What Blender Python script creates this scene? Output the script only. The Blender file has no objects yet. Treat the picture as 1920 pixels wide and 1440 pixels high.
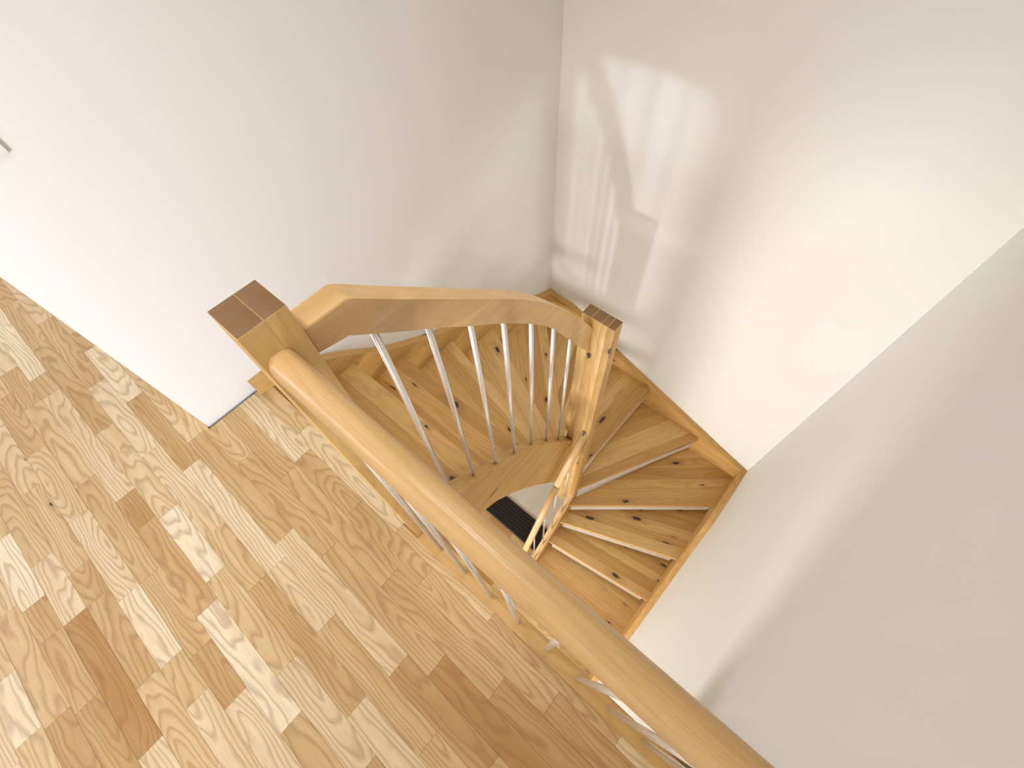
import bpy, bmesh, math, random
from mathutils import Vector, Matrix

random.seed(7)
SC = bpy.context.scene
COL = SC.collection

# ------------------------------------------------------------------ camera
cam_d = bpy.data.cameras.new('camera')
cam_d.sensor_width = 36.0
cam_d.lens = 16.017
cam_d.clip_start = 0.02
cam = bpy.data.objects.new('camera', cam_d)
COL.objects.link(cam)
CX = Vector((0.762171, 0.646236, -0.038393))     # image right
CY = Vector((-0.537870, 0.665137, 0.517966))     # image up
CZ = Vector((0.360265, -0.374129, 0.854539))     # backwards
cam.matrix_world = Matrix(((CX.x, CY.x, CZ.x, 0.0), (CX.y, CY.y, CZ.y, 0.0),
                           (CX.z, CY.z, CZ.z, 1.49), (0, 0, 0, 1)))
SC.camera = cam

# ------------------------------------------------------------------ world, light, exposure
world = bpy.data.worlds.new('world')
SC.world = world
world.use_nodes = True
bg = world.node_tree.nodes['Background']
bg.inputs[0].default_value = (0.93, 0.96, 1.0, 1)
bg.inputs[1].default_value = 0.35


def area_light(name, loc, target, sx, sy, power, colour, spread=math.pi):
    d = bpy.data.lights.new(name, 'AREA')
    d.shape = 'RECTANGLE'
    d.size, d.size_y = sx, sy
    d.energy = power
    d.color = colour
    d.spread = spread
    o = bpy.data.objects.new(name, d)
    COL.objects.link(o)
    o.location = loc
    o.rotation_euler = (Vector(target) - Vector(loc)).to_track_quat('-Z', 'Y').to_euler()
    return o


# daylight of the big landing window, reaching wall and floor past the end of the right wall
area_light('landing_window_light', (2.9, -4.3, 1.35), (-1.2, -0.2, 0.5), 2.2, 1.7, 355, (0.875, 0.955, 1.13))
# window behind the camera on the hall side
area_light('hall_window_light', (-3.2, -4.0, 1.5), (-2.0, 0.0, 0.0), 1.5, 1.6, 52, (0.84, 0.95, 1.16))
# ground floor window, shining up the stairwell
area_light('ground_floor_light', (-0.75, -2.15, -1.80), (0.30, 1.9, -0.8), 1.2, 1.0, 106, (1.0, 0.97, 0.93))
# overhead fill added to brighten treads and stairwell walls, not a known lamp
area_light('stairwell_fill_light', (-0.42, 1.00, 2.43), (-0.45, 1.0, 0.0), 0.6, 0.6, 3.5, (1.0, 0.97, 0.92), math.radians(84))
area_light('landing_fill_light', (-0.50, -0.10, 2.43), (-0.55, 0.30, 0.0), 0.20, 0.20, 2.7, (1.0, 0.965, 0.90), math.radians(84))  # second added fill, from the landing side, to throw shade under rail and nosings
# low daylight through the slim window beside the landing: the patch with the rail's shadows
sp = bpy.data.lights.new('slim_window_light', 'SPOT')
sp.energy = 350
sp.color = (0.92, 0.97, 1.04)
sp.shadow_soft_size = 0.075
sp.spot_size = math.radians(14.3)
sp.spot_blend = 0.3
spo = bpy.data.objects.new('slim_window_light', sp)
COL.objects.link(spo)
spo.location = (1.2, -3.65, 1.66)
spo.rotation_euler = (Vector((-0.95, 1.93, -0.16)) - spo.location).to_track_quat('-Z', 'Y').to_euler()

SC.view_settings.view_transform = 'Standard'
SC.view_settings.look = 'None'
SC.view_settings.exposure = 0.0
SC.view_settings.gamma = 1.0
SC.view_settings.use_curve_mapping = False


# ------------------------------------------------------------------ materials
def lin(r, g, b):
    f = lambda v: v / 12.92 if v <= 0.04045 else ((v + 0.055) / 1.055) ** 2.4
    return (f(r / 255), f(g / 255), f(b / 255), 1.0)


class NT:
    def __init__(self, name):
        self.m = bpy.data.materials.new(name)
        self.m.use_nodes = True
        self.t = self.m.node_tree
        self.bsdf = self.t.nodes['Principled BSDF']

    def n(self, kind, **kw):
        nd = self.t.nodes.new(kind)
        for k, v in kw.items():
            if k.startswith('i'):
                self.link(v, nd.inputs[int(k[1:])])
            else:
                setattr(nd, k, v)
        return nd

    def link(self, v, sock):
        if hasattr(v, 'is_linked'):
            self.t.links.new(v, sock)
        else:
            sock.default_value = v

    def math(self, op, a, b=0.0, c=None):
        nd = self.n('ShaderNodeMath', operation=op)
        self.link(a, nd.inputs[0])
        self.link(b, nd.inputs[1])
        if c is not None:
            self.link(c, nd.inputs[2])
        return nd.outputs[0]

    def xyz(self, x, y, z):
        nd = self.n('ShaderNodeCombineXYZ')
        self.link(x, nd.inputs[0]); self.link(y, nd.inputs[1]); self.link(z, nd.inputs[2])
        return nd.outputs[0]

    def noise(self, vec, scale, detail=2.0, rough=0.5):
        nd = self.n('ShaderNodeTexNoise')
        self.link(vec, nd.inputs['Vector'])
        nd.inputs['Scale'].default_value = scale
        nd.inputs['Detail'].default_value = detail
        nd.inputs['Roughness'].default_value = rough
        return nd.outputs[0]

    def mix(self, fac, a, b, blend='MIX'):
        nd = self.n('ShaderNodeMix', data_type='RGBA', blend_type=blend)
        self.link(fac, nd.inputs[0]); self.link(a, nd.inputs[6]); self.link(b, nd.inputs[7])
        return nd.outputs[2]

    def ramp(self, fac, stops):
        nd = self.n('ShaderNodeValToRGB')
        self.link(fac, nd.inputs[0])
        cr = nd.color_ramp
        while len(cr.elements) < len(stops):
            cr.elements.new(0.5)
        for e, (p, c) in zip(cr.elements, stops):
            e.position = p
            e.color = c if len(c) == 4 else (*c, 1)
        return nd.outputs[0]


def plain(name, col, rough=0.5, metal=0.0, spec=0.5):
    k = NT(name)
    k.bsdf.inputs['Base Color'].default_value = col
    k.bsdf.inputs['Roughness'].default_value = rough
    k.bsdf.inputs['Metallic'].default_value = metal
    k.bsdf.inputs['Specular IOR Level'].default_value = spec
    return k.m


def wood(name, axis, pale, mid, dark, line, ring_amt=0.5, ring_freq=95.0, knots=0.25, rough=0.42,
         fibre=0.35, knot_scale=1.0, cathedral=1.0, ksize=1.0):
    """Oak: growth rings cut flat (cathedral figure), pores along the grain, knots; one tone per object."""
    k = NT(name)
    tc = k.n('ShaderNodeTexCoord').outputs['Object']
    sep = k.n('ShaderNodeSeparateXYZ'); k.link(tc, sep.inputs[0])
    o = sep.outputs
    gx, gy, gz = {'X': (o[0], o[1], o[2]), 'Y': (o[1], o[0], o[2]), 'Z': (o[2], o[0], o[1])}[axis]
    rnd = k.n('ShaderNodeObjectInfo').outputs['Random']
    wn = k.n('ShaderNodeTexWhiteNoise', noise_dimensions='1D')
    k.link(k.math('MULTIPLY', rnd, 917.3), wn.inputs['W'])
    rs = k.n('ShaderNodeSeparateColor'); k.link(wn.outputs['Color'], rs.inputs[0])
    r1, r2, r3 = rs.outputs
    off = k.math('MULTIPLY', rnd, 53.0)
    P = k.xyz(k.math('ADD', gx, off), k.math('ADD', gy, k.math('MULTIPLY', r1, 31.0)), gz)
    stretch = k.n('ShaderNodeVectorMath', operation='MULTIPLY'); k.link(P, stretch.inputs[0])
    stretch.inputs[1].default_value = (1.6, 7.0, 7.0)
    n1 = k.noise(stretch.outputs[0], 1.6, 2.0)
    s2 = k.n('ShaderNodeVectorMath', operation='MULTIPLY'); k.link(P, s2.inputs[0])
    s2.inputs[1].default_value = (9.0, 26.0, 26.0)
    n2 = k.noise(s2.outputs[0], 1.0, 2.0)
    slope = k.math('MULTIPLY', k.math('SUBTRACT', r2, 0.5), 0.34 * cathedral)
    d = k.math('ADD', k.math('MULTIPLY', gx, slope), k.math('MULTIPLY', k.math('SUBTRACT', r3, 0.5), 0.10))
    yy = k.math('ADD', gy, k.math('MULTIPLY', k.math('SUBTRACT', r1, 0.5), 0.075))
    R = k.math('SQRT', k.math('ADD', k.math('MULTIPLY', yy, yy), k.math('ADD', k.math('MULTIPLY', d, d), 0.00002)))
    R = k.math('ADD', R, k.math('MULTIPLY', k.math('SUBTRACT', n1, 0.5), 0.075))
    R = k.math('ADD', R, k.math('MULTIPLY', k.math('SUBTRACT', n2, 0.5), 0.010))
    ph = k.math('FRACT', k.math('MULTIPLY', R, ring_freq))
    ring = k.ramp(ph, [(0.0, (0, 0, 0)), (0.45, (0.16, 0.16, 0.16)), (0.76, (1, 1, 1)), (0.90, (0.45, 0.45, 0.45)), (1.0, (0, 0, 0))])
    s3 = k.n('ShaderNodeVectorMath', operation='MULTIPLY'); k.link(P, s3.inputs[0])
    s3.inputs[1].default_value = (14.0, 420.0, 420.0)
    pores = k.ramp(k.noise(s3.outputs[0], 1.0, 3.0, 0.6), [(0.40, (0, 0, 0)), (0.66, (1, 1, 1))])
    s4 = k.n('ShaderNodeVectorMath', operation='MULTIPLY'); k.link(P, s4.inputs[0])
    s4.inputs[1].default_value = (2.2, 22.0, 22.0)
    bands = k.noise(s4.outputs[0], 1.0, 2.0)
    at = k.n('ShaderNodeAttribute', attribute_type='OBJECT', attribute_name='tone')
    tone = at.outputs['Fac']
    t01 = k.math('MULTIPLY_ADD', tone, 0.5, 0.5)
    t01 = k.math('ADD', t01, k.math('MULTIPLY', k.math('SUBTRACT', bands, 0.5), 0.55))
    base = k.ramp(t01, [(0.0, dark), (0.5, mid), (1.0, pale)])
    c = k.mix(k.math('MULTIPLY', ring, ring_amt), base, k.mix(0.72, base, line))
    c = k.mix(k.math('MULTIPLY', pores, fibre), c, k.mix(0.5, c, line))
    # knots
    if knots > 0:
        s5 = k.n('ShaderNodeVectorMath', operation='MULTIPLY')
        k.link(k.xyz(k.math('ADD', gx, off), k.math('ADD', k.math('ADD', gy, gz), k.math('MULTIPLY', r1, 31.0)), 0.0), s5.inputs[0])
        s5.inputs[1].default_value = (3.4 * knot_scale, 9.0 * knot_scale, 0.0)
        dist = k.n('ShaderNodeVectorMath', operation='ADD'); k.link(s5.outputs[0], dist.inputs[0])
        nn = k.n('ShaderNodeTexNoise'); k.link(P, nn.inputs['Vector']); nn.inputs['Scale'].default_value = 38.0
        sc_ = k.n('ShaderNodeVectorMath', operation='SCALE'); k.link(nn.outputs['Color'], sc_.inputs[0]); sc_.inputs['Scale'].default_value = 0.16
        k.link(sc_.outputs[0], dist.inputs[1])
        vo = k.n('ShaderNodeTexVoronoi', voronoi_dimensions='2D'); k.link(dist.outputs[0], vo.inputs['Vector']); vo.inputs['Scale'].default_value = 1.0
        vs = k.n('ShaderNodeSeparateColor'); k.link(vo.outputs['Color'], vs.inputs[0])
        on = k.math('LESS_THAN', vs.outputs[0], knots)
        size = k.math('MULTIPLY_ADD', vs.outputs[1], 0.085 * ksize, 0.030 * ksize)
        q = k.math('DIVIDE', vo.outputs['Distance'], size)
        core = k.ramp(q, [(0.0, (1, 1, 1)), (0.62, (1, 1, 1)), (0.9, (0, 0, 0))])
        halo = k.ramp(k.math('MULTIPLY', q, 0.33), [(0.2, (1, 1, 1)), (0.95, (0, 0, 0))])
        c = k.mix(k.math('MULTIPLY', k.math('MULTIPLY', halo, on), 0.45), c, k.mix(0.8, c, line))
        c = k.mix(k.math('MULTIPLY', k.math('MULTIPLY', core, on), 0.93), c, lin(46, 30, 20))
    # end grain drinks the oil and stays darker
    nsep = k.n('ShaderNodeSeparateXYZ'); k.link(k.n('ShaderNodeTexCoord').outputs['Normal'], nsep.inputs[0])
    eg = k.math('GREATER_THAN', k.math('ABSOLUTE', nsep.outputs['XYZ'.index(axis)]), 0.93)
    c = k.mix(k.math('MULTIPLY', eg, 0.85), c, lin(100, 70, 46))
    k.link(c, k.bsdf.inputs['Base Color'])
    rr = k.math('MULTIPLY_ADD', pores, 0.10, rough)
    k.link(rr, k.bsdf.inputs['Roughness'])
    k.bsdf.inputs['Specular IOR Level'].default_value = 0.4
    bp = k.n('ShaderNodeBump')
    bp.inputs['Strength'].default_value = 0.08
    bp.inputs['Distance'].default_value = 0.002
    k.link(k.math('ADD', pores, k.math('MULTIPLY', ring, 0.6)), bp.inputs['Height'])
    k.link(bp.outputs[0], k.bsdf.inputs['Normal'])
    return k.m


M = {}
M['parquet'] = wood('oak_parquet', 'X', lin(243, 226, 190), lin(216, 185, 134), lin(178, 131, 73), lin(144, 94, 48),
                    ring_amt=0.62, ring_freq=88.0, knots=0.12, rough=0.44, fibre=0.30, ksize=0.42)
OAK = (lin(230, 192, 130), lin(208, 164, 98), lin(180, 133, 72), lin(120, 76, 36))
M['oak_x'] = wood('oak_along_x', 'X', *OAK, ring_amt=0.26, ring_freq=60.0, ksize=1.35, knots=0.28, rough=0.42, fibre=0.26, cathedral=0.5)
M['oak_y'] = wood('oak_along_y', 'Y', *OAK, ring_amt=0.26, ring_freq=60.0, knots=0.24, rough=0.42, fibre=0.26, cathedral=0.5)
M['oak_z'] = wood('oak_along_z', 'Z', *OAK, ring_amt=0.26, ring_freq=60.0, knots=0.22, rough=0.42, fibre=0.26, cathedral=0.5)
RAIL = (lin(230, 193, 139), lin(209, 167, 110), lin(181, 137, 82), lin(120, 80, 44))
M['rail_x'] = wood('oak_rail_x', 'X', *RAIL, ring_amt=0.16, ring_freq=55.0, knots=0.05, ksize=0.5, rough=0.28, fibre=0.30, cathedral=0.4)
M['rail_z'] = wood('oak_rail_z', 'Z', *RAIL, ring_amt=0.12, ring_freq=55.0, knots=0.0, rough=0.30, fibre=0.22, cathedral=0.4)
M['rail_y'] = wood('oak_rail_y', 'Y', *RAIL, ring_amt=0.16, ring_freq=55.0, knots=0.04, ksize=0.5, rough=0.34, fibre=0.26, cathedral=0.4)


def paint(name, col):
    k = NT(name)
    tc = k.n('ShaderNodeTexCoord').outputs['Object']
    n = k.noise(tc, 160.0, 3.0, 0.6)
    k.bsdf.inputs['Base Color'].default_value = col
    k.bsdf.inputs['Roughness'].default_value = 0.75
    k.bsdf.inputs['Specular IOR Level'].default_value = 0.25
    bp = k.n('ShaderNodeBump')
    bp.inputs['Strength'].default_value = 0.05
    bp.inputs['Distance'].default_value = 0.002
    k.link(n, bp.inputs['Height'])
    k.link(bp.outputs[0], k.bsdf.inputs['Normal'])
    return k.m


M['wall'] = paint('wall_paint', lin(240, 238, 233))
M['ceiling'] = paint('ceiling_paint', lin(240, 240, 239))


def concrete():
    k = NT('screed')
    tc = k.n('ShaderNodeTexCoord').outputs['Object']
    a = k.noise(tc, 9.0, 4.0, 0.6)
    b = k.ramp(k.noise(tc, 34.0, 2.0), [(0.62, (0, 0, 0)), (0.72, (1, 1, 1))])
    c = k.mix(a, lin(212, 205, 190), lin(236, 230, 216))
    c = k.mix(k.math('MULTIPLY', b, 0.6), c, lin(238, 230, 212))
    k.link(c, k.bsdf.inputs['Base Color'])
    k.bsdf.inputs['Roughness'].default_value = 0.85
    return k.m


def steel(name, axis):
    k = NT(name)
    tc = k.n('ShaderNodeTexCoord').outputs['Object']
    s = k.n('ShaderNodeVectorMath', operation='MULTIPLY'); k.link(tc, s.inputs[0])
    s.inputs[1].default_value = {'Z': (900, 900, 9), 'X': (9, 900, 900)}[axis]
    n = k.noise(s.outputs[0], 1.0, 2.0)
    k.link(k.ramp(n, [(0.3, lin(226, 222, 214)), (0.7, lin(234, 230, 224))]), k.bsdf.inputs['Base Color'])
    k.bsdf.inputs['Metallic'].default_value = 1.0
    k.link(k.math('MULTIPLY_ADD', n, 0.05, 0.24), k.bsdf.inputs['Roughness'])
    return k.m


M['concrete'] = concrete()
M['steel'] = steel('brushed_steel', 'Z')
M['strip'] = steel('aluminium_strip', 'X')
M['strip'].node_tree.nodes['Principled BSDF'].inputs['Metallic'].default_value = 0.35
M['steel'].node_tree.nodes['Principled BSDF'].inputs['Metallic'].default_value = 0.6
M['rubber'] = plain('black_rubber', lin(22, 22, 24), 0.55)
M['gap'] = plain('dark_subfloor', lin(58, 52, 48), 0.9)
M['plastic'] = plain('white_plastic', lin(236, 234, 230), 0.35)
M['knot'] = plain('black_knot_filler', lin(24, 18, 15), 0.4)


# ------------------------------------------------------------------ helpers
def link(name, me, mat=None, parent=None, tone=None, **props):
    o = bpy.data.objects.new(name, me)
    COL.objects.link(o)
    if mat is not None and len(me.materials) == 0:
        me.materials.append(mat)
    if parent is not None:
        o.parent = parent
    if tone is not None:
        o['tone'] = float(tone)
    for k_, v in props.items():
        o[k_] = v
    return o


def bm_mesh(bm, name, smooth=False):
    bmesh.ops.recalc_face_normals(bm, faces=bm.faces[:])
    me = bpy.data.meshes.new(name)
    bm.to_mesh(me)
    bm.free()
    if smooth:
        for p in me.polygons:
            p.use_smooth = True
    return me


def thing(name, label, cat, loc=(0, 0, 0), group=None):
    o = bpy.data.objects.new(name, None)
    COL.objects.link(o)
    o.location = loc
    o.empty_display_size = 0.1
    o['label'] = label
    o['category'] = cat
    if group:
        o['group'] = group
    return o


def box_bm(x0, x1, y0, y1, z0, z1, bevel=0.0, seg=2):
    bm = bmesh.new()
    bmesh.ops.create_cube(bm, size=1.0)
    for v in bm.verts:
        v.co = Vector(((x0 + x1) / 2 + v.co.x * (x1 - x0), (y0 + y1) / 2 + v.co.y * (y1 - y0), (z0 + z1) / 2 + v.co.z * (z1 - z0)))
    if bevel:
        bmesh.ops.bevel(bm, geom=bm.edges[:], offset=bevel, segments=seg, affect='EDGES', profile=0.5)
    return bm


def rel(parent, x, y, z):
    p = parent.location if parent is not None else Vector((0, 0, 0))
    return Vector((x, y, z)) - p


def box(name, b, mat, parent=None, bevel=0.0, tone=None, origin=True, base=Vector((0, 0, 0)), **props):
    """box from world extents, own origin in its middle; base = world place of the parent"""
    x0, x1, y0, y1, z0, z1 = b
    c = Vector(((x0 + x1) / 2, (y0 + y1) / 2, (z0 + z1) / 2))
    bm = box_bm(x0 - c.x, x1 - c.x, y0 - c.y, y1 - c.y, z0 - c.z, z1 - c.z, bevel)
    o = link(name, bm_mesh(bm, name), mat, parent, tone, **props)
    o.location = c - base
    return o


def prism(name, poly, axis, a0, a1, mat, parent=None, bevel=0.0, tone=None, base=Vector((0, 0, 0)), seg=2, bevel_all=True):
    """side profile poly [(h, z)...] swept flat along 'X' (h = y) or 'Y' (h = x); world coordinates"""
    hs = [p[0] for p in poly]; zs = [p[1] for p in poly]
    hc, zc, ac = (min(hs) + max(hs)) / 2, (min(zs) + max(zs)) / 2, (a0 + a1) / 2
    c = Vector((ac, hc, zc)) if axis == 'X' else Vector((hc, ac, zc))
    bm = bmesh.new()
    loops = []
    for a in (a0, a1):
        loops.append([bm.verts.new((Vector((a, h, z)) if axis == 'X' else Vector((h, a, z))) - c) for h, z in poly])
    bm.faces.new(loops[0]); bm.faces.new(loops[1])
    n = len(poly)
    side_edges = []
    for i in range(n):
        j = (i + 1) % n
        bm.faces.new((loops[0][i], loops[0][j], loops[1][j], loops[1][i]))
    bm.edges.ensure_lookup_table()
    if bevel:
        es = [e for e in bm.edges if (e.verts[0] in loops[0]) == (e.verts[1] in loops[0])]
        bmesh.ops.bevel(bm, geom=es, offset=bevel, segments=seg, affect='EDGES', profile=0.5)
    o = link(name, bm_mesh(bm, name), mat, parent, tone)
    o.location = c - base
    return o


def smooth_by_angle(o, deg=40):
    me = o.data
    bm = bmesh.new(); bm.from_mesh(me)
    for f in bm.faces:
        f.smooth = True
    lim = math.radians(deg)
    for e in bm.edges:
        if len(e.link_faces) == 2:
            e.smooth = e.calc_face_angle(0.0) < lim
    bm.to_mesh(me); bm.free()


def clip(poly, px, py, nx, ny):
    """keep the part of a 2-D polygon with (p - (px,py)) . n >= 0"""
    out = []
    for i in range(len(poly)):
        a, b = poly[i], poly[(i + 1) % len(poly)]
        da = (a[0] - px) * nx + (a[1] - py) * ny
        db = (b[0] - px) * nx + (b[1] - py) * ny
        if da >= 0:
            out.append(a)
        if (da >= 0) != (db >= 0):
            t = da / (da - db)
            out.append((a[0] + t * (b[0] - a[0]), a[1] + t * (b[1] - a[1])))
    return out


def interp(curve, h):
    for (h0, z0), (h1, z1) in zip(curve, curve[1:]):
        if h0 <= h <= h1:
            return z0 + (z1 - z0) * (h - h0) / (h1 - h0)
    return curve[-1][1] if h > curve[-1][0] else curve[0][1]


def catmull(curve, n=5):
    """smooth a (h, z) polyline, keeping its points"""
    out = []
    m = len(curve)
    for i in range(m - 1):
        p0 = curve[max(i - 1, 0)]; p1 = curve[i]; p2 = curve[i + 1]; p3 = curve[min(i + 2, m - 1)]
        for k_ in range(n):
            t = k_ / n
            q = []
            for a in range(2):
                q.append(0.5 * (2 * p1[a] + (p2[a] - p0[a]) * t + (2 * p0[a] - 5 * p1[a] + 4 * p2[a] - p3[a]) * t * t
                                + (3 * p1[a] - p0[a] - 3 * p2[a] + p3[a]) * t ** 3))
            out.append(tuple(q))
    out.append(curve[-1])
    return out


# ------------------------------------------------------------------ the setting
XA, YB, XC = -1.390, 1.931, 0.451        # faces of the three stairwell walls
ZG = -2.898                              # ground floor, 14 risers of 207 mm below
RISE = 0.207


def structure(name, b, mat, **kw):
    return box(name, b, mat, None, kind='structure', **kw)


wall_left = structure('wall_left', (XA - 0.14, XA, -0.202, YB + 0.14, ZG - 0.05, 2.45), M['wall'])
wall_back = structure('wall_back', (XA, XC, YB, YB + 0.14, ZG - 0.05, 2.45), M['wall'])
wall_right = structure('wall_right', (XC, XC + 0.14, -1.39, YB + 0.14, ZG - 0.05, 2.45), M['wall'])
structure('wall_hall', (-4.1, -4.0, -4.6, 0.6, ZG - 0.05, 2.45), M['wall'])
structure('wall_hall_end', (-4.0, XA - 0.14, 0.5, 0.6, ZG - 0.05, 2.45), M['wall'])
structure('wall_front', (-4.1, 4.6, -4.7, -4.6, ZG - 0.05, 2.45), M['wall'])
structure('wall_room', (4.5, 4.6, -4.6, 0.1, ZG - 0.05, 2.45), M['wall'])
structure('wall_room_end', (XC + 0.14, 4.6, 0.1, 0.2, ZG - 0.05, 2.45), M['wall'])
ceiling = structure('ceiling', (-4.1, 4.6, -4.7, YB + 0.14, 2.45, 2.55), M['ceiling'])

# upper floor: slab, plus the oak strips the photograph shows
SLAB_Y = 0.022
floor = structure('floor', (-4.0, XC, -4.6, SLAB_Y, -0.38, -0.0145), M['gap'])
floor_room = structure('floor_room', (XC, 4.5, -4.6, 0.1, -0.38, 0.0), M['parquet'])
for b in ((-4.0, XC, -4.6, -1.2566, -0.014, 0.0), (-4.0, -3.3002, -1.2564, -0.2026, -0.014, 0.0), (-4.0, XA - 0.1402, -0.2024, 0.4998, -0.38, 0.0)):
    structure('floor_hall', b, M['parquet'])
FB = floor.location.copy()


def plank_mesh(lx, ly, h):
    """one oak strip: a box with a fine chamfer round the top"""
    x, y, c = lx / 2, ly / 2, 0.0006
    vs = [(-x, -y, -h), (x, -y, -h), (x, y, -h), (-x, y, -h),
          (-x, -y, -c), (x, -y, -c), (x, y, -c), (-x, y, -c),
          (-x + c, -y + c, 0), (x - c, -y + c, 0), (x - c, y - c, 0), (-x + c, y - c, 0)]
    fs = [(0, 3, 2, 1)]
    for o_ in (0, 4):
        for i in range(4):
            j = (i + 1) % 4
            fs.append((o_ + i, o_ + j, o_ + 4 + j, o_ + 4 + i))
    fs.append((8, 9, 10, 11))
    me = bpy.data.meshes.new('plank')
    me.from_pydata(vs, [], fs)
    return me


ROWH = 0.0692
JOINTS = {-1: [-1.10, -0.5595, -0.16, 0.28], 0: [-1.017, -0.724, -0.388, 0.101], 1: [-1.003, -0.472, -0.032],
          2: [-1.169, -0.682, -0.196, 0.24], 3: [-2.55, -2.05, -1.389, -0.83, -0.278, 0.065],
          4: [-2.268, -2.118, -1.735, -1.299, -0.775, -0.521, -0.09], 5: [-2.438, -1.921, -1.466, -1.026, -0.776, -0.295],
          6: [-2.673, -2.328, -1.693, -1.543, -1.204, -0.90, -0.522, -0.177], 7: [-2.545, -2.148, -2.017, -1.377, -1.226, -0.834, -0.403],
          8: [-2.274, -2.02, -1.538, -1.059, -0.75, -0.566], 9: [-2.153, -1.80, -1.429, -1.06, -0.792, -0.648],
          10: [-1.66, -1.26, -1.123, -0.80, -0.477], 11: [-1.819, -1.378, -1.124, -0.645], 12: [-1.556, -1.262, -1.128, -0.875],
          13: [-1.70, -1.30, -0.905, -0.62], 14: [-1.45, -1.12, -0.921, -0.60]}
TONES = [(12,-1.387,0.9),(11,-1.247,0.5),(6,-1.102,0.9),(7,-0.610,1.0),(14,-1.015,0.8),(9,-0.907,0.7),(4,-0.204,0.7),(7,-2.584,0.8),
         (7,-2.375,0.8),(7,-1.972,0.7),(4,-1.928,0.7),(5,-1.486,0.5),(4,-1.206,0.7),(0,-1.251,0.7),(0,-1.115,0.5),(0,-0.652,0.6),
         (4,-0.936,0.6),(5,-2.557,0.3),(3,-1.973,0.1),(3,-2.446,0.1),(9,-1.760,0.4),(7,-1.453,0.3),(9,-1.572,0.1),(8,-1.045,0.3),
         (6,-0.807,0.1),(9,-1.156,0.4),(2,-0.733,0.2),(2,-0.590,0.0),(11,-1.036,-0.9),(12,-1.247,-0.5),(12,-0.783,-0.6),(13,-0.804,-0.7),
         (8,-0.670,-0.5),(7,-1.302,-0.6),(4,-1.588,-0.5),(4,-1.368,-0.45),(3,-1.381,-0.3),(2,-0.082,-1),(1,-0.382,-0.5),(0,-0.720,-0.4),
         (1,-0.863,-0.3),(1,0.065,-0.7),(0,-0.232,-0.2),(2,-0.801,-0.3),(2,-0.990,-0.25),(6,-2.728,-0.4),(8,-2.217,-0.4),(5,-1.999,-0.2),
         (8,-0.960,-0.3),(13,-0.974,-0.2),(3,0.031,-0.7),(0,0.226,-0.6),(2,-0.434,-0.3),(5,-0.424,-0.3),(7,-0.363,-0.3),(4,-0.067,-0.2),
         (13,-1.117,-0.1),(-1,0.012,-0.4),(0,-0.110,-0.3),(4,-0.474,-0.2)]
rng = random.Random(11)
for r in range(-1, 18):
    y1 = min(-0.0106 - ROWH * r, SLAB_Y)
    y0 = -0.0106 - ROWH * (r + 1)
    if r == -1:
        y0 = -0.0106
    xs = [j for j in JOINTS.get(r, [])]
    lo = XA + 0.012 if y1 > -0.2 else -3.3
    xs = sorted([lo, XC] + [x for x in xs if lo + 0.05 < x < XC - 0.05])
    full = [xs[0]]
    for a, b in zip(xs, xs[1:]):
        if b - a > 0.78:
            n = int((b - a) / 0.5)
            for q in range(1, n + 1):
                full.append(a + (b - a) * (q + rng.uniform(-0.25, 0.25)) / (n + 1))
        full.append(b)
    for a, b in zip(full, full[1:]):
        tone = rng.uniform(-0.45, 0.5)
        for rr, xx, tt in TONES:
            if rr == r and a <= xx < b:
                tone = tt
        g = 0.0002
        ye = y1
        if r == -1 and b < -0.55:
            ye = 0.0560
        o = link('plank', plank_mesh(b - a - g, ye - y0 - g, 0.0145), M['parquet'], floor, tone)
        o.location = Vector(((a + b) / 2, (y0 + ye) / 2, rng.uniform(-0.0002, 0.0002))) - FB

# short filler strips where the third row passes the end of the left wall
for a, b, tn in ((-2.3, -1.86, 0.3), (-1.86, XA + 0.0118, -0.1)):
    o = link('plank', plank_mesh(b - a - 0.0002, 0.0138, 0.0145), M['parquet'], floor, tn)
    o.location = Vector(((a + b) / 2, -0.2182 + 0.0069, 0)) - FB

# ground floor: screed under the stairs, oak strips in front of it
floor_lower = structure('floor_lower', (-4.0, 4.5, -4.6, YB, ZG - 0.2, ZG - 0.012), M['concrete'])
GB = floor_lower.location.copy()
for r in range(10):
    y1 = 0.672 - ROWH * r
    x = -1.39 + rng.uniform(-0.3, 0)
    while x < 0.45:
        x2 = x + rng.uniform(0.2, 0.42)
        a, b = max(x, -1.388), min(x2, 0.45)
        if b - a > 0.03:
            o = link('plank', plank_mesh(b - a - 0.0006, ROWH - 0.0006, 0.013), M['parquet'], floor_lower, rng.uniform(-0.9, 0.2))
            o.location = Vector(((a + b) / 2, y1 - ROWH / 2, ZG + 0.001)) - GB
        x = x2

# oak edge board closing the slab above the flight
nosing = box('trim_2', (XA + 0.012, -0.5595, SLAB_Y + 0.0002, 0.0560, -0.044, -0.0147), M['oak_x'], None, tone=0.3, kind='structure')
trim = box('trim_1', (XA + 0.012, XC - 0.002, SLAB_Y, SLAB_Y + 0.004, -0.38, -0.002), M['oak_x'], None, tone=-0.1, kind='structure')

# ------------------------------------------------------------------ staircase
stair = thing('staircase', 'winding oak open staircase with stainless balusters between three white walls', 'staircase', (0, 0, 0))
ST = 0.042
XI0, XI1 = -0.546, -0.500                # inner string of the upper flight
NX0, NX1, NY0, NY1 = -0.556, -0.411, 0.980, 1.035   # flat newel in the eye of the stair

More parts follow.
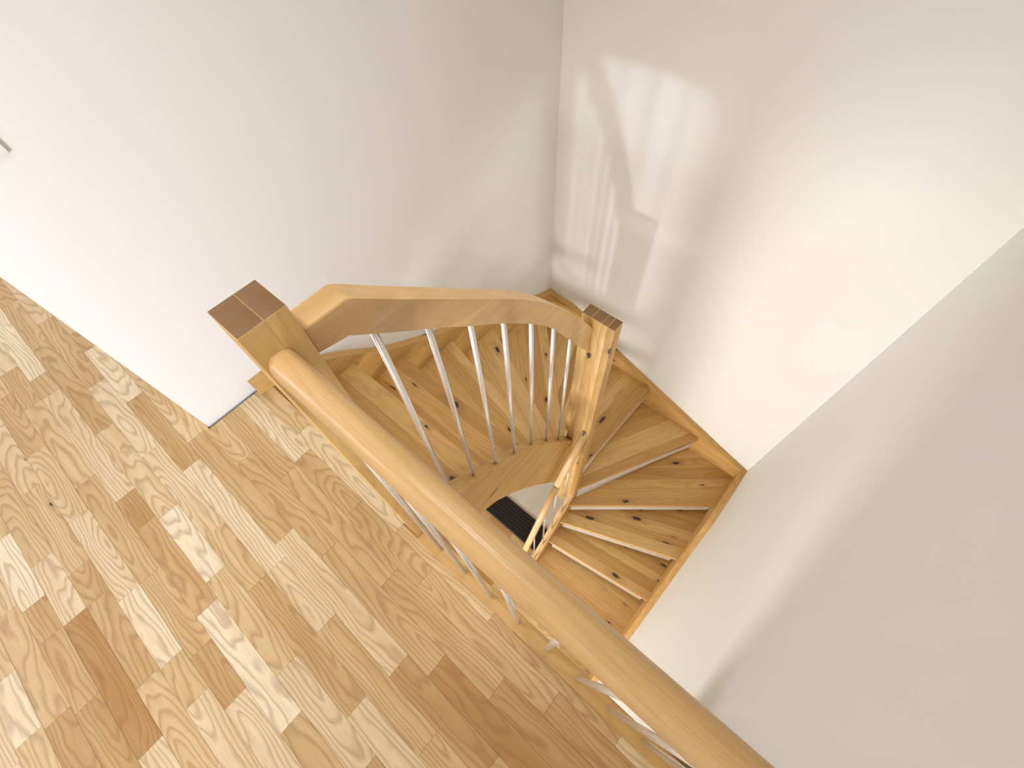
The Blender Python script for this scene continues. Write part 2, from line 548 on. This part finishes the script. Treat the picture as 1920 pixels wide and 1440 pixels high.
# nosing lines, outer end -> inner end
NOSE = {0: ((XA, 0.030), (XI0, 0.030)),
        1: ((XA + ST, 0.374), (XI0, 0.378)), 2: ((XA + ST, 0.609), (XI0, 0.609)),
        3: ((XA + ST, 0.930), (XI0, 0.758)), 4: ((XA + ST, 1.264), (XI0, 0.881)),
        5: ((XA + ST, 1.782), (-0.552, 0.995)), 6: ((-0.850, YB - ST), (-0.530, NY1)),
        7: ((-0.418, YB - ST), (-0.446, NY1)), 8: ((0.058, YB - ST), (NX1, 1.008)),
        9: ((XC - ST, 1.612), (NX1, 0.936)), 10: ((XC - ST, 1.178), (NX1, 0.847)),
        11: ((XC - ST, 0.845), (NX1, 0.716)), 12: ((XC - ST, 0.560), (NX1, 0.540)),
        13: ((XC - ST, 0.300), (NX1, 0.300))}
CORNER = {6: (XA + ST, YB - ST), 9: (XC - ST, YB - ST)}
WIDTHS = [(0.052, 0.075, 0.070, 0.090, 0.080, 0.085, 0.09, 0.09, 0.09, 0.1, 0.1),
          (0.085, 0.060, 0.080, 0.075, 0.090, 0.070, 0.09, 0.09, 0.09, 0.1, 0.1),
          (0.066, 0.090, 0.062, 0.085, 0.080, 0.090, 0.08, 0.09, 0.09, 0.1, 0.1)]
TH = 0.042
for i in range(1, 14):
    zt = -RISE * i
    (ox, oy), (ix, iy) = NOSE[i]
    (px, py), (qx, qy) = NOSE[i - 1]
    # rear edge lies under the nosing of the step above
    ex, ey = px - qx, py - qy
    L = math.hypot(ex, ey)
    nx, ny = ey / L, -ex / L
    if nx * ((ox + ix) / 2 - (px + qx) / 2) + ny * ((oy + iy) / 2 - (py + qy) / 2) > 0:
        nx, ny = -nx, -ny
    back = 0.036 if i > 1 else 0.0
    if i == 7:      # inner end stops at the back of the newel
        inner = [(ix, iy), (NX0 + 0.01, NY1)]
    elif i == 8:
        inner = [(ix, iy), (NX1, NY1), (-0.446, NY1)]
    elif i == 6:
        inner = [(ix, iy), (NX0, NY1), (NX0 - 0.002, 0.99)]
    else:
        inner = [(ix, iy), (qx, qy)]
    if i <= 5:
        poly = [(ox, oy), (ix, iy), (XI0, 0.030 if i == 1 else qy - 0.04), (XA + ST, 0.030 if i == 1 else py - 0.04)]
    elif i in (6, 9):
        poly = [(ox, oy)] + inner + [(px + nx * back, py + ny * back) if i == 9 else (px, py - 0.05), CORNER[i]]
    else:
        poly = [(ox, oy)] + inner + [(px + nx * back, py + ny * back)]
        if i in (7, 8):
            poly[-1] = (px - 0.045, YB - ST)
        else:
            poly[-1] = (XC - ST, py + 0.04); poly[-2] = (NX1, qy + 0.03)
    fx, fy = ox - ix, oy - iy
    FL = math.hypot(fx, fy)
    ux, uy = fx / FL, fy / FL                 # along the nosing
    cx = sum(p[0] for p in poly) / len(poly); cy = sum(p[1] for p in poly) / len(poly)
    wx, wy = -uy, ux                          # into the tread
    if (cx - ox) * wx + (cy - oy) * wy < 0:
        wx, wy = -wx, -wy
    ang = math.atan2(uy, ux)
    tr = bpy.data.objects.new('tread', None)
    COL.objects.link(tr)
    tr.empty_display_size = 0.05
    tr.parent = stair
    tr.location = (ix, iy, zt)
    d0 = 0.0
    trng = random.Random(100 + i)
    for bi, w in enumerate(WIDTHS[i % 3]):
        piece = clip(poly, ix + wx * (d0 + 0.0003), iy + wy * (d0 + 0.0003), wx, wy)
        piece = clip(piece, ix + wx * (d0 + w - 0.0003), iy + wy * (d0 + w - 0.0003), -wx, -wy) if len(piece) > 2 else piece
        d0 += w
        if len(piece) < 3:
            continue
        area = 0.5 * abs(sum(piece[k_][0] * piece[(k_ + 1) % len(piece)][1] - piece[(k_ + 1) % len(piece)][0] * piece[k_][1] for k_ in range(len(piece))))
        if area < 0.0004:
            continue
        mx = sum(p[0] for p in piece) / len(piece); my = sum(p[1] for p in piece) / len(piece)
        ca, sa = math.cos(-ang), math.sin(-ang)
        loc2 = [((p[0] - mx) * ca - (p[1] - my) * sa, (p[0] - mx) * sa + (p[1] - my) * ca) for p in piece]
        bm = bmesh.new()
        top = [bm.verts.new((a, b, 0)) for a, b in loc2]
        bot = [bm.verts.new((a, b, -TH)) for a, b in loc2]
        bm.faces.new(top); bm.faces.new(bot[::-1])
        for k_ in range(len(loc2)):
            j = (k_ + 1) % len(loc2)
            bm.faces.new((top[k_], top[j], bot[j], bot[k_]))
        bmesh.ops.remove_doubles(bm, verts=bm.verts[:], dist=0.0005)
        if bi == 0:
            bm.edges.ensure_lookup_table()
            es = [e for e in bm.edges if all(abs((v.co.x * 0) + v.co.y - min(x_.co.y for x_ in bm.verts)) < 0.004 or
                                             abs(v.co.y - max(x_.co.y for x_ in bm.verts)) < 0.004 for v in e.verts)
                  and abs(e.verts[0].co.z - e.verts[1].co.z) < 1e-4 and abs(e.verts[0].co.x - e.verts[1].co.x) > 0.1]
            front = [e for e in es if abs(((e.verts[0].co.x + e.verts[1].co.x) / 2 * math.cos(ang) - (e.verts[0].co.y + e.verts[1].co.y) / 2 * math.sin(ang) + mx - ix) * wx +
                                          ((e.verts[0].co.x + e.verts[1].co.x) / 2 * math.sin(ang) + (e.verts[0].co.y + e.verts[1].co.y) / 2 * math.cos(ang) + my - iy) * wy) < 0.01]
            if front:
                bmesh.ops.bevel(bm, geom=front, offset=0.005, segments=2, affect='EDGES', profile=0.5)
        o = link('board', bm_mesh(bm, 'board'), M['oak_x'], tr, trng.uniform(-0.75, 0.7))
        o.rotation_euler = (0, 0, ang)
        o.location = Vector((mx, my, zt)) - tr.location
    # half riser strip of pale metal under the nosing
    if i >= 2:
        m0, m1 = (0.03, 0.03)
        bm = box_bm(m0, FL - m1, -0.004, 0.004, -TH - 0.075, -TH + 0.0002, 0.001, 1)
        o = link('riser_strip', bm_mesh(bm, 'riser_strip'), M['strip'], tr, label='pale metal strip under the step nosing')
        o.rotation_euler = (0, 0, ang)
        o.location = Vector((wx * 0.0042, wy * 0.0042, 0))

# --- outer strings
def string_x(name, top, depth, x0, x1, tone, bottom=None, flat=0):
    t = list(top[:flat]) + catmull(top[flat:], 4)
    b = [(h, z - depth) for h, z in t] if bottom is None else catmull(bottom, 4)
    return prism(name, t + b[::-1], 'X', x0, x1, M['oak_y'], stair, 0.003, tone)


A_TOP = [(0.004, 0.001), (0.004, 0.062), (0.055, 0.062), (0.100, 0.060), (0.290, -0.080), (0.367, -0.136), (0.558, -0.302), (0.808, -0.458), (1.036, -0.578),
         (1.729, -0.964), (1.931, -1.052)]
string_x('wall_string', A_TOP, 0.30, XA + 0.0005, XA + ST, 0.1, flat=3,
         bottom=[(0.057, 0.001), (0.0575, -0.34), (0.290, -0.42), (0.558, -0.60), (0.808, -0.76), (1.036, -0.88), (1.729, -1.27), (1.931, -1.36)])
B_TOP = [(XA + ST, -1.060), (-1.250, -1.072), (-1.100, -1.100), (-0.730, -1.290), (-0.543, -1.364), (-0.145, -1.518), (0.203, -1.654), (XC, -1.745)]
tB = catmull(B_TOP, 4)
prism('wall_string', tB + [(h, z - 0.33) for h, z in tB][::-1], 'Y', YB - ST, YB - 0.0005, M['oak_x'], stair, 0.003, -0.1)
C_TOP = [(0.060, -2.64), (0.545, -2.304), (0.961, -2.076), (1.255, -1.925), (1.453, -1.790), (1.700, -1.745), (YB - ST, -1.742)]
tC = catmull(C_TOP, 4)
prism('wall_string', tC + [(h, max(z - 0.33, ZG)) for h, z in tC][::-1], 'X', XC - ST, XC - 0.0005, M['oak_y'], stair, 0.003, 0.05)

# --- inner string of the upper flight (deep, curved below)
I_TOP = [(0.095, 0.10), (0.203, 0.010), (0.311, -0.086), (0.420, -0.187), (0.528, -0.282), (0.640, -0.392), (0.755, -0.552),
         (0.868, -0.735), (0.930, -0.828), (NY0, -0.915)]
I_BOT = [(0.095, -0.26), (0.203, -0.36), (0.300, -0.452), (0.360, -0.492), (0.430, -0.583), (0.534, -0.728), (0.667, -0.965),
         (0.780, -1.180), (0.886, -1.392), (NY0, -1.57)]
string_x('inner_string', I_TOP, 0, XI0, XI1, 0.1, bottom=I_BOT)

# --- inner string of the lower flight
L_TOP = [(0.160, -2.80), (0.400, -2.585), (0.552, -2.415), (0.707, -2.218), (0.850, -1.985), (NY0 + 0.0, -1.775)]
tL = catmull(L_TOP, 4)
prism('inner_string', tL + [(h, max(z - 0.40, ZG)) for h, z in tL][::-1], 'X', NX1 - 0.047, NX1 - 0.001, M['oak_y'], stair, 0.003, 0.15)

# --- newel at the landing
nw = bpy.data.objects.new('newel_post', None); COL.objects.link(nw); nw.parent = stair; nw.location = (-0.523, 0.063, 0)
NB = nw.location.copy()


def post(b, tone, bev, parent, base, name='board'):
    o = box(name, b, M['oak_z'], parent, bev, tone, base=base)
    smooth_by_angle(o, 50)
    return o


post((-0.559, -0.487, 0.027, 0.0655, -0.36, 1.0535), 0.55, 0.0006, nw, NB)
post((-0.559, -0.487, 0.0655, 0.099, -0.36, 1.0535), 0.35, 0.0006, nw, NB)

# --- flat newel in the stair's eye, glued up of four staves
nw2 = bpy.data.objects.new('newel_post', None); COL.objects.link(nw2); nw2.parent = stair; nw2.location = (-0.4835, 1.0075, -1.0)
NB2 = nw2.location.copy()
for xa, xb, tn in ((NX0, -0.512, 0.5), (-0.512, -0.468, 0.25), (-0.468, -0.442, 0.75), (-0.442, NX1, 0.0)):
    post((xa, xb, NY0, NY1, -2.02, 0.170), tn, 0.0015, nw2, NB2)

# --- handrail of the upper flight: level start, mitre, then falling ever steeper
RX0, RX1 = -0.547, -0.498
R_TOP = [(0.177, 0.990), (0.249, 0.925), (0.350, 0.836), (0.487, 0.716), (0.585, 0.627), (0.682, 0.525), (0.819, 0.352), (0.905, 0.232), (NY0, 0.118)]
R_BOT = [(0.145, 0.931), (0.192, 0.889), (0.238, 0.848), (0.292, 0.802), (0.354, 0.747), (0.412, 0.694), (0.503, 0.613), (0.620, 0.496),
         (0.708, 0.390), (0.805, 0.240), (NY0, -0.040)]
rt = [(0.099, 0.990)] + catmull(R_TOP, 4)
rb = [(0.099, 0.931)] + catmull(R_BOT, 4)
hr = prism('handrail', rt + rb[::-1], 'X', RX0, RX1, M['rail_y'], stair, 0.006, 0.5, seg=3)
smooth_by_angle(hr, 40)


def rod_mesh(r, z0, z1, seg=16):
    bm = bmesh.new()
    a = [bm.verts.new((r * math.cos(2 * math.pi * k_ / seg), r * math.sin(2 * math.pi * k_ / seg), z0)) for k_ in range(seg)]
    b = [bm.verts.new((v.co.x, v.co.y, z1)) for v in a]
    for k_ in range(seg):
        f = bm.faces.new((a[k_], a[(k_ + 1) % seg], b[(k_ + 1) % seg], b[k_])); f.smooth = True
    bm.faces.new(a[::-1]); bm.faces.new(b)
    return bm_mesh(bm, 'baluster')


for y in (0.203, 0.311, 0.420, 0.528, 0.640, 0.754, 0.864):
    zb = interp(I_TOP, y); zt = interp(R_BOT, y)
    o = link('baluster', rod_mesh(0.0072, 0, zt - zb + 0.02), M['steel'], stair)
    o.location = (-0.522, y, zb - 0.008)

# --- round handrail of the lower flight in two lengths, with thin balusters
def tube(name, pts, r, mat, parent, tone, base=Vector((0, 0, 0)), seg=20, full=None):
    c = sum((Vector(p) for p in pts), Vector()) / len(pts)
    bm = bmesh.new()
    rings = []
    full = full or pts
    for p in pts:
        i = full.index(p)
        p = Vector(p)
        d = (Vector(full[min(i + 1, len(full) - 1)]) - Vector(full[max(i - 1, 0)])).normalized()
        s = d.cross(Vector((1, 0, 0))).normalized()
        rings.append([bm.verts.new(p - c + r * (math.cos(2 * math.pi * k_ / seg) * Vector((1, 0, 0)) + math.sin(2 * math.pi * k_ / seg) * s)) for k_ in range(seg)])
    for a, b in zip(rings, rings[1:]):
        for k_ in range(seg):
            f = bm.faces.new((a[k_], a[(k_ + 1) % seg], b[(k_ + 1) % seg], b[k_])); f.smooth = True
    bm.faces.new(rings[0]); bm.faces.new(rings[-1])
    o = link(name, bm_mesh(bm, name), mat, parent, tone)
    o.location = c - base
    return o


LR = [(NY0 + 0.014, -0.712), (0.880, -0.895), (0.771, -1.085), (0.600, -1.420), (0.479, -1.675), (0.330, -1.965)]
lr = bpy.data.objects.new('lower_handrail', None); COL.objects.link(lr); lr.parent = stair; lr.location = (-0.436, 0.9, -0.9)
lr['label'] = 'slim round oak handrail of the lower flight'
LP = [(-0.436, y, z) for y, z in LR]
tube('rail_length', LP[:3], 0.0205, M['rail_z'], lr, 1.0, lr.location, full=LP)
tube('rail_length', LP[2:], 0.0205, M['rail_z'], lr, 0.85, lr.location, full=LP)
for y in (0.875, 0.770, 0.664, 0.557, 0.450):
    zb = interp(L_TOP, y); zt = interp(sorted(LR), y)
    o = link('baluster', rod_mesh(0.0055, 0, zt - zb + 0.01, 12), M['steel'], stair)
    o.location = (-0.434, y, zb - 0.006)

# ------------------------------------------------------------------ landing balustrade
lb = thing('landing_balustrade', 'oak landing balustrade, thick rounded handrail on steel balusters along the parquet edge', 'balustrade', (-0.018, 0.05, 0.0))
LB = lb.location.copy()
prof = []
for k_ in range(48):
    t = 2 * math.pi * k_ / 48
    c_, s_ = math.cos(t), math.sin(t)
    n_ = 2.6
    prof.append((0.0515 + 0.0225 * math.copysign(abs(c_) ** (2 / n_), c_), 0.963 + 0.035 * math.copysign(abs(s_) ** (2 / n_), s_)))
ml = prism('handrail', prof, 'X', -0.487, XC - 0.0005, M['rail_x'], lb, 0, 0.25, base=LB)
smooth_by_angle(ml, 40)
br = box('base_rail', (-0.487, XC - 0.0005, 0.0205, 0.0680, 0.0002, 0.012), M['oak_x'], lb, 0.0015, -0.15, base=LB)
for k_ in range(9):
    x = -0.406 + 0.1047 * k_
    if x > XC - 0.02:
        break
    o = link('baluster', rod_mesh(0.0062, 0.0, 0.925), M['steel'], lb)
    o.location = Vector((x, 0.0455, 0.0115)) - LB

# ------------------------------------------------------------------ mat on the ground floor
mat = thing('floor_mat', 'black ribbed floor mat beside the bare screed at the stair foot', 'mat', (-0.85, 0.79, ZG - 0.012))
MB_ = mat.location.copy()
box('mat_base', (-1.385, -0.30, 0.683, 0.908, ZG - 0.012, ZG - 0.002), M['rubber'], mat, 0.001, base=MB_)
for k_ in range(7):
    y = 0.700 + k_ * 0.0318
    box('rib', (-1.380, -0.305, y - 0.006, y + 0.006, ZG - 0.0021, ZG + 0.002), M['rubber'], mat, 0.0015, base=MB_)

# ------------------------------------------------------------------ light switch
sw = thing('light_switch', 'white square light switch on the left wall above the parquet', 'light switch', (XA, -0.0405, 1.0145))
SB = sw.location.copy()
box('switch_frame', (XA - 0.0005, XA + 0.009, -0.0805, -0.0005, 0.974, 1.055), M['plastic'], sw, 0.0015, base=SB)
box('switch_rocker', (XA + 0.008, XA + 0.013, -0.068, -0.013, 0.987, 1.042), M['plastic'], sw, 0.0015, base=SB)
